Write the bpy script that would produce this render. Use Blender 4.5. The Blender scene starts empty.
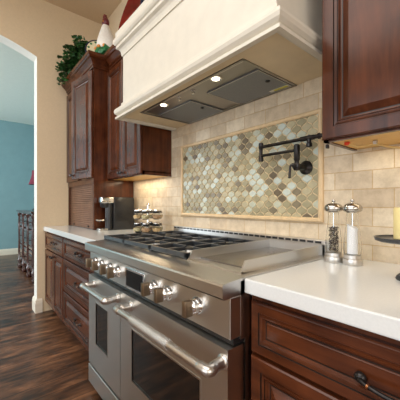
import bpy, bmesh, math, random
from mathutils import Vector, Matrix
C = bpy.context.scene
COL = C.collection
PI = math.pi
R = math.radians
random.seed(7)

# ------------------------------------------------------------------ camera
cam_d = bpy.data.cameras.new('camera')
cam = bpy.data.objects.new('camera', cam_d)
COL.objects.link(cam)
C.camera = cam
cam.location = (0.59, -1.30, 1.14)
cam.rotation_euler = (R(90), 0, R(50.2))
cam_d.sensor_width = 36
cam_d.lens = 36 * 283 / 400
cam_d.shift_y = 5 / 400
cam_d.clip_start = 0.02

# ------------------------------------------------------------------ world, lights, exposure
w = bpy.data.worlds.new('daylight')
C.world = w
w.use_nodes = True
wn = w.node_tree.nodes
bg = wn['Background']
bg.inputs[0].default_value = (0.75, 0.88, 1.0, 1)
bg.inputs[1].default_value = 1.6
C.view_settings.view_transform = 'Standard'
C.view_settings.look = 'None'
C.view_settings.gamma = 1
C.view_settings.use_curve_mapping = False
C.view_settings.exposure = -0.04


def area(name, loc, rot, sx, sy, power, col, spread=180):
    l = bpy.data.lights.new(name, 'AREA')
    l.shape = 'RECTANGLE'
    l.size = sx
    l.size_y = sy
    l.energy = power
    l.color = col
    l.spread = R(spread)
    o = bpy.data.objects.new(name, l)
    COL.objects.link(o)
    o.location = loc
    o.rotation_euler = rot
    return o


# daylight through the windows opposite the range
area('window_daylight', (0.3, -4.30, 1.75), (R(-90), 0, R(180)), 4.2, 2.2, 44, (1.0, 0.99, 0.985))
# unseen area light under the ceiling, added as a soft overhead wash
area('ceiling_wash', (-0.2, -2.3, 3.25), (0, 0, 0), 3.2, 2.2, 72, (1.0, 0.97, 0.93))
# daylight in the room beyond the arch
area('far_window_daylight', (-5.0, -4.3, 1.7), (R(-90), 0, R(180)), 3.2, 2.2, 170, (0.88, 0.95, 1.0))
# unseen area light before the right wall, which has no window
area('side_area_light', (2.85, -2.2, 1.7), (R(90), 0, R(90)), 2.4, 2.0, 36, (1.0, 0.985, 0.97))


# ------------------------------------------------------------------ materials
def new_mat(name):
    m = bpy.data.materials.new(name)
    m.use_nodes = True
    n = m.node_tree.nodes
    return m, n, m.node_tree.links, n['Principled BSDF']


def c4(c):
    return (c[0], c[1], c[2], 1)


def srgb(r, g, b):
    f = lambda v: (v / 255 / 12.92) if v / 255 <= 0.04045 else ((v / 255 + 0.055) / 1.055) ** 2.4
    return (f(r), f(g), f(b))


def plain(name, col, rough=0.5, metal=0.0, var=0.08, scale=20, bump=0.0, stretch=(1, 1, 1), coat=0.0, spec=0.5, trans=0.0):
    m, n, l, p = new_mat(name)
    tc = n.new('ShaderNodeTexCoord')
    mp = n.new('ShaderNodeMapping')
    mp.inputs['Scale'].default_value = stretch
    nz = n.new('ShaderNodeTexNoise')
    nz.inputs['Scale'].default_value = scale
    nz.inputs['Detail'].default_value = 4
    l.new(tc.outputs['Object'], mp.inputs[0])
    l.new(mp.outputs[0], nz.inputs['Vector'])
    rp = n.new('ShaderNodeValToRGB')
    rp.color_ramp.elements[0].position = 0.3
    rp.color_ramp.elements[1].position = 0.7
    rp.color_ramp.elements[0].color = c4([v * (1 - var) for v in col])
    rp.color_ramp.elements[1].color = c4([min(1, v * (1 + var)) for v in col])
    l.new(nz.outputs['Fac'], rp.inputs[0])
    l.new(rp.outputs[0], p.inputs['Base Color'])
    p.inputs['Roughness'].default_value = rough
    p.inputs['Metallic'].default_value = metal
    p.inputs['Specular IOR Level'].default_value = spec
    p.inputs['Coat Weight'].default_value = coat
    p.inputs['Coat Roughness'].default_value = 0.15
    p.inputs['Transmission Weight'].default_value = trans
    if bump:
        b = n.new('ShaderNodeBump')
        b.inputs['Strength'].default_value = bump
        b.inputs['Distance'].default_value = 0.002
        l.new(nz.outputs['Fac'], b.inputs['Height'])
        l.new(b.outputs[0], p.inputs['Normal'])
    return m


M = {}
M['wall'] = plain('beige_paint', srgb(222, 202, 170), 0.8, var=0.03, scale=60, bump=0.25)
M['ceil'] = plain('tan_ceiling_paint', srgb(216, 192, 160), 0.85, var=0.03, scale=60, bump=0.2)
M['jamb'] = plain('window_lit_reveal', srgb(232, 230, 220), 0.7, var=0.02)  # paler than the wall: light from the window put into the reveal's colour
M['teal'] = plain('teal_paint', srgb(128, 162, 168), 0.8, var=0.03, scale=8)
M['farceil'] = plain('pale_ceiling_paint', srgb(226, 232, 222), 0.8, var=0.02)
M['trim'] = plain('cream_trim_paint', srgb(226, 216, 198), 0.45, var=0.02)
M['plaster'] = plain('cream_plaster', srgb(220, 214, 200), 0.5, var=0.035, scale=14, bump=0.12)
M['counter'] = plain('quartz', srgb(226, 229, 229), 0.16, var=0.025, scale=180, coat=0.25)
M['black'] = plain('black_enamel', (0.012, 0.013, 0.015), 0.3, var=0.2)
M['iron'] = plain('cast_iron', (0.022, 0.026, 0.032), 0.33, var=0.3, scale=90, bump=0.1, spec=0.9)
M['bronze'] = plain('oil_rubbed_bronze', (0.035, 0.032, 0.032), 0.28, metal=0.75, var=0.4, scale=40)
M['copper'] = plain('worn_copper', (0.55, 0.25, 0.12), 0.3, metal=1, var=0.2)
M['chrome'] = plain('chrome', (0.8, 0.8, 0.8), 0.12, metal=1, var=0.03)
M['satin'] = plain('satin_steel', (0.62, 0.60, 0.57), 0.3, metal=1, var=0.05, scale=80)
M['maple'] = plain('maple_underside', srgb(214, 168, 92), 0.4, var=0.08, scale=9, stretch=(1, 8, 1))
M['dglass'] = plain('oven_glass', (0.006, 0.005, 0.005), 0.06, var=0.1, spec=0.8)
M['filter'] = plain('filter_mesh_steel', (0.26, 0.28, 0.30), 0.5, metal=0.7, var=0.1, scale=300, bump=0.3)
M['mplastic'] = plain('black_plastic', (0.018, 0.018, 0.019), 0.24, var=0.1)
M['white'] = plain('white_glaze', srgb(236, 234, 226), 0.3, var=0.06, scale=60, bump=0.7)
M['red'] = plain('red_glaze', (0.20, 0.010, 0.007), 0.10, var=0.4, scale=6, coat=0.6)
M['darkred'] = plain('burgundy_glaze', (0.12, 0.012, 0.018), 0.3, var=0.2)
M['dglass2'] = plain('display_glass', (0.004, 0.004, 0.005), 0.25, var=0.1, spec=0.2)
M['burgundy'] = plain('burgundy_fabric', (0.16, 0.012, 0.035), 0.8, var=0.1)
M['yellow'] = plain('yellow_glaze', (0.7, 0.42, 0.08), 0.3, var=0.1)
M['orange'] = plain('orange_glaze', (0.7, 0.25, 0.04), 0.3, var=0.1)
M['glgreen'] = plain('green_glaze', (0.015, 0.14, 0.05), 0.3, var=0.6, scale=50)
M['blue'] = plain('navy_glaze', (0.008, 0.012, 0.045), 0.25, var=0.2)
M['cream_glaze'] = plain('cream_glaze', srgb(214, 204, 170), 0.3, var=0.15, scale=30)
M['leaf'] = plain('ivy_leaf', (0.025, 0.095, 0.02), 0.4, var=0.65, scale=28)
M['stem'] = plain('ivy_stem', (0.07, 0.06, 0.02), 0.6)
M['basket'] = plain('wicker', (0.15, 0.085, 0.035), 0.7, var=0.4, scale=60, bump=0.6)
M['wax'] = plain('cream_wax', srgb(240, 222, 158), 0.45, var=0.04)
M['salt'] = plain('salt_grains', srgb(244, 244, 246), 0.8, var=0.03, scale=300, bump=0.4)
M['pepper'] = plain('peppercorn', (0.10, 0.075, 0.055), 0.7, var=0.8, scale=130)
M['plastic_red'] = plain('red_plastic', (0.7, 0.05, 0.01), 0.4)
M['cable'] = plain('tan_cable', srgb(205, 172, 112), 0.5)
M['sticker'] = plain('white_sticker', srgb(220, 220, 205), 0.5)
M['sticker_y'] = plain('yellow_sticker', srgb(205, 200, 80), 0.5)
M['outlet'] = plain('ivory_plastic', srgb(226, 210, 180), 0.4, var=0.02)
M['spice_a'] = plain('spice_ochre', (0.60, 0.42, 0.22), 0.85, var=0.3, scale=150)
M['spice_b'] = plain('spice_green', (0.50, 0.43, 0.25), 0.85, var=0.4, scale=150)
M['spice_c'] = plain('spice_brown', (0.45, 0.28, 0.16), 0.85, var=0.3, scale=150)
M['flwood'] = plain('dark_mahogany', (0.045, 0.012, 0.008), 0.2, var=0.4, scale=12, stretch=(1, 1, 0.2), coat=0.5)
M['steelgrey'] = plain('display_screen', (0.012, 0.014, 0.016), 0.08, var=0.1)


def glass(name, rough=0.02, tint=(1, 1, 1)):
    m, n, l, p = new_mat(name)
    p.inputs['Base Color'].default_value = c4(tint)
    p.inputs['Roughness'].default_value = rough
    p.inputs['Transmission Weight'].default_value = 1
    p.inputs['IOR'].default_value = 1.12
    p.inputs['Specular IOR Level'].default_value = 0.9
    return m


M['acrylic'] = glass('clear_acrylic', 0.03, (0.97, 0.98, 0.98))
M['jar'] = glass('jar_glass', 0.02, (0.97, 0.98, 0.97))


def emit(name, col, s):
    m, n, l, p = new_mat(name)
    p.inputs['Base Color'].default_value = c4(col)
    p.inputs['Emission Color'].default_value = c4(col)
    p.inputs['Emission Strength'].default_value = s
    return m


M['bulb'] = emit('halogen_glow', (1.0, 0.86, 0.62), 9)


def steel(name, axis, col=(0.64, 0.63, 0.61), rough=0.31, tan=(0, 1, 1)):
    """brushed steel, grain along axis"""
    m, n, l, p = new_mat(name)
    tc = n.new('ShaderNodeTexCoord')
    mp = n.new('ShaderNodeMapping')
    s = [140, 140, 140]
    s[axis] = 1.5
    mp.inputs['Scale'].default_value = s
    nz = n.new('ShaderNodeTexNoise')
    nz.inputs['Scale'].default_value = 3
    nz.inputs['Detail'].default_value = 3
    l.new(tc.outputs['Object'], mp.inputs[0])
    l.new(mp.outputs[0], nz.inputs['Vector'])
    mr = n.new('ShaderNodeMapRange')
    mr.inputs['To Min'].default_value = rough - 0.03
    mr.inputs['To Max'].default_value = rough + 0.04
    l.new(nz.outputs['Fac'], mr.inputs['Value'])
    l.new(mr.outputs[0], p.inputs['Roughness'])
    tv = n.new('ShaderNodeCombineXYZ')
    tv.inputs[0].default_value, tv.inputs[1].default_value, tv.inputs[2].default_value = tan
    l.new(tv.outputs[0], p.inputs['Tangent'])
    p.inputs['Anisotropic'].default_value = 0.7
    p.inputs['Base Color'].default_value = c4(col)
    p.inputs['Metallic'].default_value = 1
    return m


M['steel'] = steel('brushed_stainless_steel', 0)
M['steely'] = steel('brushed_stainless_side', 1, tan=(0, 0, 1))
M['liner'] = steel('liner_steel', 0, (0.40, 0.38, 0.35), 0.34, (0, 1, 0))


def wood(name, dark, light, axis, rough=0.20, coat=0.0):
    m, n, l, p = new_mat(name)
    tc = n.new('ShaderNodeTexCoord')
    mp = n.new('ShaderNodeMapping')
    s = [26, 26, 26]
    s[axis] = 2.2
    mp.inputs['Scale'].default_value = s
    nz = n.new('ShaderNodeTexNoise')
    nz.inputs['Scale'].default_value = 1
    nz.inputs['Detail'].default_value = 7
    nz.inputs['Roughness'].default_value = 0.6
    nz.inputs['Distortion'].default_value = 0.4
    l.new(tc.outputs['Object'], mp.inputs[0])
    l.new(mp.outputs[0], nz.inputs['Vector'])
    n2 = n.new('ShaderNodeTexNoise')
    n2.inputs['Scale'].default_value = 7
    n2.inputs['Detail'].default_value = 3
    l.new(tc.outputs['Object'], n2.inputs['Vector'])
    mx = n.new('ShaderNodeMath')
    mx.operation = 'MULTIPLY_ADD'
    mx.inputs[1].default_value = 0.45
    l.new(n2.outputs['Fac'], mx.inputs[0])
    ml = n.new('ShaderNodeMath')
    ml.operation = 'MULTIPLY'
    ml.inputs[1].default_value = 0.55
    l.new(nz.outputs['Fac'], ml.inputs[0])
    l.new(ml.outputs[0], mx.inputs[2])
    rp = n.new('ShaderNodeValToRGB')
    rp.color_ramp.elements[0].position = 0.36
    rp.color_ramp.elements[1].position = 0.66
    rp.color_ramp.elements[0].color = c4(dark)
    rp.color_ramp.elements[1].color = c4(light)
    l.new(mx.outputs[0], rp.inputs[0])
    l.new(rp.outputs[0], p.inputs['Base Color'])
    p.inputs['Roughness'].default_value = rough
    p.inputs['Coat Weight'].default_value = coat
    p.inputs['Coat Roughness'].default_value = 0.2
    p.inputs['Specular IOR Level'].default_value = 0.38
    b = n.new('ShaderNodeBump')
    b.inputs['Strength'].default_value = 0.06
    b.inputs['Distance'].default_value = 0.002
    l.new(nz.outputs['Fac'], b.inputs['Height'])
    l.new(b.outputs[0], p.inputs['Normal'])
    return m


DK, LT = (0.036, 0.009, 0.0035), (0.132, 0.036, 0.012)
M['glaze'] = plain('dark_glaze', (0.012, 0.006, 0.004), 0.35)
M['cherry'] = wood('cherry_wood', DK, LT, 2)
M['cherryx'] = wood('cherry_wood_level_grain', DK, LT, 0)
M['slat'] = wood('tambour_wood', (0.13, 0.065, 0.04), (0.24, 0.125, 0.08), 0, 0.35)


def floor_mat():
    m, n, l, p = new_mat('dark_plank_floor')
    tc = n.new('ShaderNodeTexCoord')
    sp = n.new('ShaderNodeSeparateXYZ')
    cb = n.new('ShaderNodeCombineXYZ')
    l.new(tc.outputs['Object'], sp.inputs[0])
    l.new(sp.outputs['Y'], cb.inputs['X'])
    l.new(sp.outputs['X'], cb.inputs['Y'])
    br = n.new('ShaderNodeTexBrick')
    br.offset = 0.37
    br.inputs['Scale'].default_value = 1
    br.inputs['Brick Width'].default_value = 1.3
    br.inputs['Row Height'].default_value = 0.13
    br.inputs['Mortar Size'].default_value = 0.0022
    br.inputs['Color1'].default_value = (0.65, 0.65, 0.65, 1)
    br.inputs['Color2'].default_value = (1.25, 1.25, 1.25, 1)
    br.inputs['Mortar'].default_value = (0.1, 0.1, 0.1, 1)
    l.new(cb.outputs[0], br.inputs['Vector'])
    mp = n.new('ShaderNodeMapping')
    mp.inputs['Scale'].default_value = (15, 3.4, 1)
    l.new(tc.outputs['Object'], mp.inputs[0])
    nz = n.new('ShaderNodeTexNoise')
    nz.inputs['Scale'].default_value = 1
    nz.inputs['Detail'].default_value = 6
    nz.inputs['Roughness'].default_value = 0.65
    nz.inputs['Distortion'].default_value = 0.45
    l.new(mp.outputs[0], nz.inputs['Vector'])
    rp = n.new('ShaderNodeValToRGB')
    e = rp.color_ramp.elements
    e[0].position, e[0].color = 0.36, (0.030, 0.015, 0.009, 1)
    e[1].position, e[1].color = 0.72, (0.33, 0.150, 0.070, 1)
    k = e.new(0.52)
    k.color = (0.125, 0.056, 0.028, 1)
    l.new(nz.outputs['Fac'], rp.inputs[0])
    mx = n.new('ShaderNodeMixRGB')
    mx.blend_type = 'MULTIPLY'
    mx.inputs[0].default_value = 1
    l.new(rp.outputs[0], mx.inputs[1])
    l.new(br.outputs['Color'], mx.inputs[2])
    l.new(mx.outputs[0], p.inputs['Base Color'])
    p.inputs['Roughness'].default_value = 0.32
    b = n.new('ShaderNodeBump')
    b.inputs['Strength'].default_value = 0.12
    b.inputs['Distance'].default_value = 0.003
    l.new(nz.outputs['Fac'], b.inputs['Height'])
    l.new(b.outputs[0], p.inputs['Normal'])
    return m


M['floor'] = floor_mat()


def tile_mat():
    m, n, l, p = new_mat('travertine_brick_tile')
    tc = n.new('ShaderNodeTexCoord')
    sp = n.new('ShaderNodeSeparateXYZ')
    cb = n.new('ShaderNodeCombineXYZ')
    l.new(tc.outputs['Object'], sp.inputs[0])
    ax = n.new('ShaderNodeMath'); ax.inputs[1].default_value = 10 * 0.154 - 0.073 + 0.154 * 4
    az = n.new('ShaderNodeMath'); az.inputs[1].default_value = 0.0775 * 16 - 1.207 + 0.0775 * 10
    l.new(sp.outputs['X'], ax.inputs[0]); l.new(sp.outputs['Z'], az.inputs[0])
    l.new(ax.outputs[0], cb.inputs['X']); l.new(az.outputs[0], cb.inputs['Y'])
    br = n.new('ShaderNodeTexBrick')
    br.offset = 0.5
    br.inputs['Scale'].default_value = 1
    br.inputs['Brick Width'].default_value = 0.154
    br.inputs['Row Height'].default_value = 0.0775
    br.inputs['Mortar Size'].default_value = 0.0022
    br.inputs['Mortar Smooth'].default_value = 0.4
    br.inputs['Color1'].default_value = c4(srgb(206, 188, 162))
    br.inputs['Color2'].default_value = c4(srgb(228, 214, 190))
    br.inputs['Mortar'].default_value = c4(srgb(206, 178, 136))
    l.new(cb.outputs[0], br.inputs['Vector'])
    nz = n.new('ShaderNodeTexNoise')
    nz.inputs['Scale'].default_value = 22
    nz.inputs['Detail'].default_value = 8
    nz.inputs['Roughness'].default_value = 0.7
    l.new(tc.outputs['Object'], nz.inputs['Vector'])
    rp = n.new('ShaderNodeValToRGB')
    rp.color_ramp.elements[0].position = 0.35
    rp.color_ramp.elements[0].color = (0.78, 0.74, 0.68, 1)
    rp.color_ramp.elements[1].position = 0.62
    rp.color_ramp.elements[1].color = (1.06, 1.05, 1.03, 1)
    l.new(nz.outputs['Fac'], rp.inputs[0])
    mx = n.new('ShaderNodeMixRGB')
    mx.blend_type = 'MULTIPLY'
    mx.inputs[0].default_value = 0.8
    l.new(br.outputs['Color'], mx.inputs[1])
    l.new(rp.outputs[0], mx.inputs[2])
    l.new(mx.outputs[0], p.inputs['Base Color'])
    p.inputs['Roughness'].default_value = 0.45
    inv = n.new('ShaderNodeMath'); inv.operation = 'SUBTRACT'; inv.inputs[0].default_value = 1
    l.new(br.outputs['Fac'], inv.inputs[1])
    b = n.new('ShaderNodeBump')
    b.inputs['Strength'].default_value = 0.5
    b.inputs['Distance'].default_value = 0.003
    l.new(inv.outputs[0], b.inputs['Height'])
    l.new(b.outputs[0], p.inputs['Normal'])
    return m


M['tile'] = tile_mat()
M['grout'] = plain('tan_grout', srgb(222, 202, 164), 0.8)
M['pencil'] = plain('travertine_pencil_trim', srgb(222, 194, 152), 0.35, var=0.08, scale=30)
GT = [plain('lantern_tile_' + nm, srgb(*c), 0.33, var=v, scale=38, bump=0.2, coat=0.0) for nm, c, v in (
    ('olive_beige', (158, 150, 120), 0.08), ('sand', (184, 174, 142), 0.08), ('ice', (196, 206, 198), 0.06),
    ('taupe', (128, 118, 96), 0.15), ('sage', (186, 190, 172), 0.08), ('brown_grey', (110, 98, 78), 0.2))]


# ------------------------------------------------------------------ mesh helpers
def box(bm, x0, x1, y0, y1, z0, z1, bev=0.0, seg=2, mi=0):
    g = bmesh.ops.create_cube(bm, size=1)
    vs = g['verts']
    for v in vs:
        v.co = Vector(((x0 + x1) / 2 + v.co.x * (x1 - x0), (y0 + y1) / 2 + v.co.y * (y1 - y0), (z0 + z1) / 2 + v.co.z * (z1 - z0)))
    fs = list({f for v in vs for f in v.link_faces})
    for f in fs:
        f.material_index = mi
    if bev:
        es = list({e for v in vs for e in v.link_edges})
        bmesh.ops.bevel(bm, geom=es, offset=bev, segments=seg, affect='EDGES', profile=0.5)
    return bm


def ring_pts(center, axis, r, n, up=None):
    axis = axis.normalized()
    a = axis.orthogonal().normalized() if up is None else (up - axis * up.dot(axis)).normalized()
    b = axis.cross(a)
    return [center + a * (r * math.cos(2 * PI * i / n)) + b * (r * math.sin(2 * PI * i / n)) for i in range(n)]


def skin_rings(bm, rings, cap=True, closed=False):
    vr = [[bm.verts.new(p) for p in r] for r in rings]
    n = len(vr[0])
    k = len(vr)
    for i in range(k if closed else k - 1):
        A, B = vr[i], vr[(i + 1) % k]
        for j in range(n):
            bm.faces.new((A[j], A[(j + 1) % n], B[(j + 1) % n], B[j])).smooth = True
    if cap and not closed:
        bm.faces.new(list(reversed(vr[0])))
        bm.faces.new(vr[-1])
    return vr


def cyl(bm, p0, p1, r0, r1=None, n=20):
    p0, p1 = Vector(p0), Vector(p1)
    r1 = r0 if r1 is None else r1
    ax = p1 - p0
    skin_rings(bm, [ring_pts(p0, ax, r0, n), ring_pts(p1, ax, r1, n)])
    return bm


def lathe(bm, prof, c=(0, 0, 0), n=28, axis=Vector((0, 0, 1))):
    """prof: list of (r, t) along axis from c"""
    c = Vector(c)
    rings = [ring_pts(c + axis * t, axis, max(r, 1e-4), n) for r, t in prof]
    skin_rings(bm, rings)
    return bm


def tube(bm, pts, r, n=10, closed=False):
    pts = [Vector(p) for p in pts]
    rings = []
    m = len(pts)
    up = None
    for i, p in enumerate(pts):
        if closed:
            d = pts[(i + 1) % m] - pts[i - 1]
        else:
            d = pts[min(i + 1, m - 1)] - pts[max(i - 1, 0)]
        d.normalize()
        if up is None:
            up = d.orthogonal().normalized()
        up = (up - d * up.dot(d)).normalized()
        rr = r[i] if isinstance(r, (list, tuple)) else r
        rings.append(ring_pts(p, d, rr, n, up))
    skin_rings(bm, rings, closed=closed)
    return bm


def curve_pts(ctrl, n=8):
    """catmull-rom through the control points"""
    P = [Vector(p) for p in ctrl]
    P = [P[0] * 2 - P[1]] + P + [P[-1] * 2 - P[-2]]
    out = []
    for i in range(1, len(P) - 2):
        for k in range(n):
            t = k / n
            a, b, c, d = P[i - 1], P[i], P[i + 1], P[i + 2]
            out.append(0.5 * ((2 * b) + (c - a) * t + (2 * a - 5 * b + 4 * c - d) * t * t + (3 * b - a - 3 * c + d) * t ** 3))
    out.append(P[-2])
    return out


def panel(bm, x0, x1, z0, z1, yb, rings, mi=0):
    """a cabinet front facing -y: rings = [(inset, front_y)], back at yb"""
    def loop(i, y):
        return [bm.verts.new((x0 + i, y, z0 + i)), bm.verts.new((x1 - i, y, z0 + i)), bm.verts.new((x1 - i, y, z1 - i)), bm.verts.new((x0 + i, y, z1 - i))]
    ls = [loop(0, yb)] + [loop(q[0], q[1]) for q in rings]
    mis = [q[2] if len(q) > 2 else mi for q in rings]
    for a, b, k in zip(ls, ls[1:], mis):
        for j in range(4):
            bm.faces.new((a[j], a[(j + 1) % 4], b[(j + 1) % 4], b[j])).material_index = k
    bm.faces.new(ls[-1])
    bm.faces.new(list(reversed(ls[0])))
    return bm


def door_rings(y, t=0.02, fr=0.055, deep=1.0):
    """raised-panel door profile; y = front plane"""
    return [(0.0, y + 0.004), (0.004, y), (fr - 0.012, y), (fr - 0.010, y + 0.004, 1), (fr - 0.006, y + 0.0045), (fr - 0.005, y + 0.0015 * deep), (fr + 0.001, y + 0.002), (fr + 0.002, y + 0.005, 1), (fr + 0.004, y + 0.005), (fr + 0.005, y + 0.003),
            (fr + 0.010, y + 0.011), (fr + 0.014, y + 0.0125), (fr + 0.0175, y + 0.0125, 1), (fr + 0.038, y + 0.002), (fr + 0.040, y + 0.0012)]


def drawer_rings(y):
    return [(0.0, y + 0.005), (0.005, y), (0.030, y), (0.032, y + 0.004, 1), (0.037, y + 0.0045), (0.039, y + 0.001), (0.044, y + 0.002), (0.048, y + 0.008),
            (0.051, y + 0.010), (0.054, y + 0.010, 1), (0.057, y + 0.007)]


def sweep(bm, prof, path, closed=False):
    """prof: [(outward, z)], path: [(x, y)] walked so that outward is on the right-hand side"""
    n = len(path)
    rows = []
    for i, (x, y) in enumerate(path):
        p = Vector((x, y))
        ds = []
        if i > 0 or closed:
            ds.append((p - Vector(path[i - 1])).normalized())
        if i < n - 1 or closed:
            ds.append((Vector(path[(i + 1) % n]) - p).normalized())
        ns = [Vector((d.y, -d.x)) for d in ds]
        if len(ns) == 2:
            m = (ns[0] + ns[1])
            m = m / (m.length_squared / 2) if m.length > 1e-6 else ns[0]
        else:
            m = ns[0]
        rows.append([Vector((x + m.x * o, y + m.y * o, z)) for o, z in prof])
    vr = [[bm.verts.new(v) for v in r] for r in rows]
    k = len(prof)
    for i in range(n if closed else n - 1):
        A, B = vr[i], vr[(i + 1) % n]
        for j in range(k):
            bm.faces.new((A[j], B[j], B[(j + 1) % k], A[(j + 1) % k]))
    if not closed:
        bm.faces.new(vr[0])
        bm.faces.new(list(reversed(vr[-1])))
    return bm


WLOC = {}


def nb():
    return bmesh.new()


def obj(name, bm, mat, parent=None, smooth=False, label=None):
    """link bm (in world coordinates) as one mesh object, as a part of parent if given"""
    base = WLOC[parent.name] if parent else Vector((0, 0, 0))
    bmesh.ops.recalc_face_normals(bm, faces=bm.faces)
    bmesh.ops.translate(bm, verts=bm.verts, vec=-base)
    me = bpy.data.meshes.new(name)
    bm.to_mesh(me)
    bm.free()
    for mm in (mat if isinstance(mat, (list, tuple)) else [mat]):
        me.materials.append(mm)
    if smooth:
        for p in me.polygons:
            p.use_smooth = True
        me.set_sharp_from_angle(angle=R(38))
    o = bpy.data.objects.new(name, me)
    COL.objects.link(o)
    if parent:
        o.parent = parent
    WLOC[o.name] = base
    if label:
        o['label'] = label
    return o


def tag(o, label, cat, group=None):
    o['label'] = label
    o['category'] = cat
    if group:
        o['group'] = group
    return o


def thing(name, label, cat, loc=(0, 0, 0), group=None):
    o = bpy.data.objects.new(name, None)
    COL.objects.link(o)
    o.location = loc
    o.empty_display_size = 0.05
    WLOC[o.name] = Vector(loc)
    return tag(o, label, cat, group)


def struct(name, bm, mat, parent=None, smooth=False):
    o = obj(name, bm, mat, parent, smooth)
    if not parent:
        o['kind'] = 'structure'
    return o


def dup(root, loc, rotz=0, label=None):
    r = root.copy()
    COL.objects.link(r)
    r.location = loc
    r.rotation_euler = (0, 0, rotz)
    if label:
        r['label'] = label
    for ch in list(root.children):
        c = ch.copy()
        COL.objects.link(c)
        c.parent = r
        for g in ch.children:
            d = g.copy()
            COL.objects.link(d)
            d.parent = c
    return r


# ================================================================== the room
XL = -2.81            # kitchen face of the arched wall
b = nb(); box(b, -7.4, 3.0, -4.5, 0.2, -0.1, 0.0); struct('floor', b, M['floor'])
b = nb(); box(b, XL, 3.0, 0.0, 0.14, 0, 3.4); struct('wall_back', b, M['wall'])
b = nb(); box(b, -3.0, 3.1, -4.6, 0.14, 3.33, 3.45); struct('ceiling', b, M['ceil'])


def window_wall(name, x0, x1, y0, y1, z1, wx0, wx1, wz0, wz1, mat):
    b = nb()
    box(b, x0, wx0, y0, y1, 0, z1); box(b, wx1, x1, y0, y1, 0, z1)
    box(b, wx0, wx1, y0, y1, 0, wz0); box(b, wx0, wx1, y0, y1, wz1, z1)
    return struct(name, b, mat)


window_wall('wall_front', XL, 3.0, -4.6, -4.45, 3.33, -1.8, 2.4, 0.65, 2.85, M['wall'])
b = nb(); box(b, 3.0, 3.12, -4.6, 0.14, 0, 3.33); struct('wall_right', b, M['wall'])
for k, (a, c) in enumerate(((-1.8, 2.4),)):
    b = nb()
    for q in range(5):
        x = a + (c - a) * q / 4
        box(b, x - 0.03, x + 0.03, -4.56, -4.5, 0.65, 2.85)
    box(b, a, c, -4.56, -4.5, 0.65, 0.71); box(b, a, c, -4.56, -4.5, 2.79, 2.85)
    o = struct('window_1', b, M['trim'])

# arched wall: outline with a segmental arch, extruded
b = nb()
ya, yb_, zs, rise = -0.71, -2.19, 2.705, 0.165
half = (ya - yb_) / 2; cyy = (ya + yb_) / 2
Rr = (half * half + rise * rise) / (2 * rise)
arc = []
for i in range(25):
    y = ya + (yb_ - ya) * i / 24
    arc.append((y, zs + rise - Rr + math.sqrt(Rr * Rr - (y - cyy) ** 2)))
out = [(0.0, 0), (0.0, 3.33), (-4.6, 3.33), (-4.6, 0), (yb_, 0)] + list(reversed(arc)) + [(ya, 0)]
fv = [b.verts.new((XL, y, z)) for y, z in out]
bv = [b.verts.new((XL - 0.15, y, z)) for y, z in out]
b.faces.new(fv)
b.faces.new(list(reversed(bv)))
for i in range(len(out)):
    j = (i + 1) % len(out)
    f = b.faces.new((fv[i], bv[i], bv[j], fv[j]))
    if i >= 4 and i != len(out) - 1:
        f.material_index = 1
struct('wall_left', b, [M['wall'], M['jamb']])

# far room
b = nb(); box(b, -7.4, -7.2, -4.6, 0.2, 0, 3.1); struct('wall_far', b, M['teal'])
b = nb(); box(b, -7.2, XL - 0.15, 0.06, 0.2, 0, 3.1); struct('wall_far_side', b, M['teal'])
window_wall('wall_far_front', -7.2, XL - 0.15, -4.6, -4.45, 3.06, -6.6, -3.4, 0.6, 2.8, M['teal'])
b = nb(); box(b, -7.4, XL - 0.15, -4.6, 0.2, 3.06, 3.16); struct('ceiling_far', b, M['farceil'])

BASE = [(0, 0), (0.016, 0), (0.016, 0.10), (0.012, 0.112), (0.012, 0.122), (0.007, 0.132), (0, 0.138)]
b = nb(); sweep(b, BASE, [(-7.2, -4.45), (-7.2, 0.06)][::1]); struct('baseboard_far', b, M['trim'])
# tall base block at the end of the arched wall, wraps round the jamb
BB = [(0, 0), (0.018, 0), (0.018, 0.105), (0.014, 0.118), (0.014, 0.128), (0.006, 0.142), (0, 0.148)]
b = nb(); sweep(b, BB, [(XL - 0.15, -0.02), (XL - 0.15, -0.71), (XL, -0.71), (XL, -0.66)])
struct('baseboard_left', b, M['trim'])
b = nb(); sweep(b, BB, [(XL, -2.19), (XL, -4.45)]); struct('baseboard_left_rear', b, M['trim'])

# travertine tile field on the wall behind the counters
b = nb(); box(b, -1.985, 1.6, -0.010, 0.0, 0.86, 1.80)
struct('tile_backsplash', b, M['tile'], bpy.data.objects['wall_back'])

# ================================================================== lantern mosaic panel
MX0, MX1, MZ0, MZ1 = -1.176, -0.055, 1.058, 1.592
mp_ = thing('mosaic_panel', 'framed panel of glossy beige and grey lantern mosaic tiles on wall behind range', 'tile panel', ((MX0 + MX1) / 2, 0, MZ0))
FRP = [(0, -0.010), (0, -0.022), (0.006, -0.027), (0.016, -0.027), (0.022, -0.022), (0.022, -0.010)]
b = nb()
rows = []
for i, y in FRP:
    rows.append([b.verts.new(p) for p in ((MX0 + i, y, MZ0 + i), (MX1 - i, y, MZ0 + i), (MX1 - i, y, MZ1 - i), (MX0 + i, y, MZ1 - i))])
for A, B in zip(rows, rows[1:]):
    for j in range(4):
        b.faces.new((A[j], A[(j + 1) % 4], B[(j + 1) % 4], B[j]))
obj('frame', b, M['pencil'], mp_, label='smooth tan stone pencil trim')
b = nb(); box(b, MX0 + 0.02, MX1 - 0.02, -0.0125, -0.0095, MZ0 + 0.02, MZ1 - 0.02)
obj('grout_bed', b, M['grout'], mp_)


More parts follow.
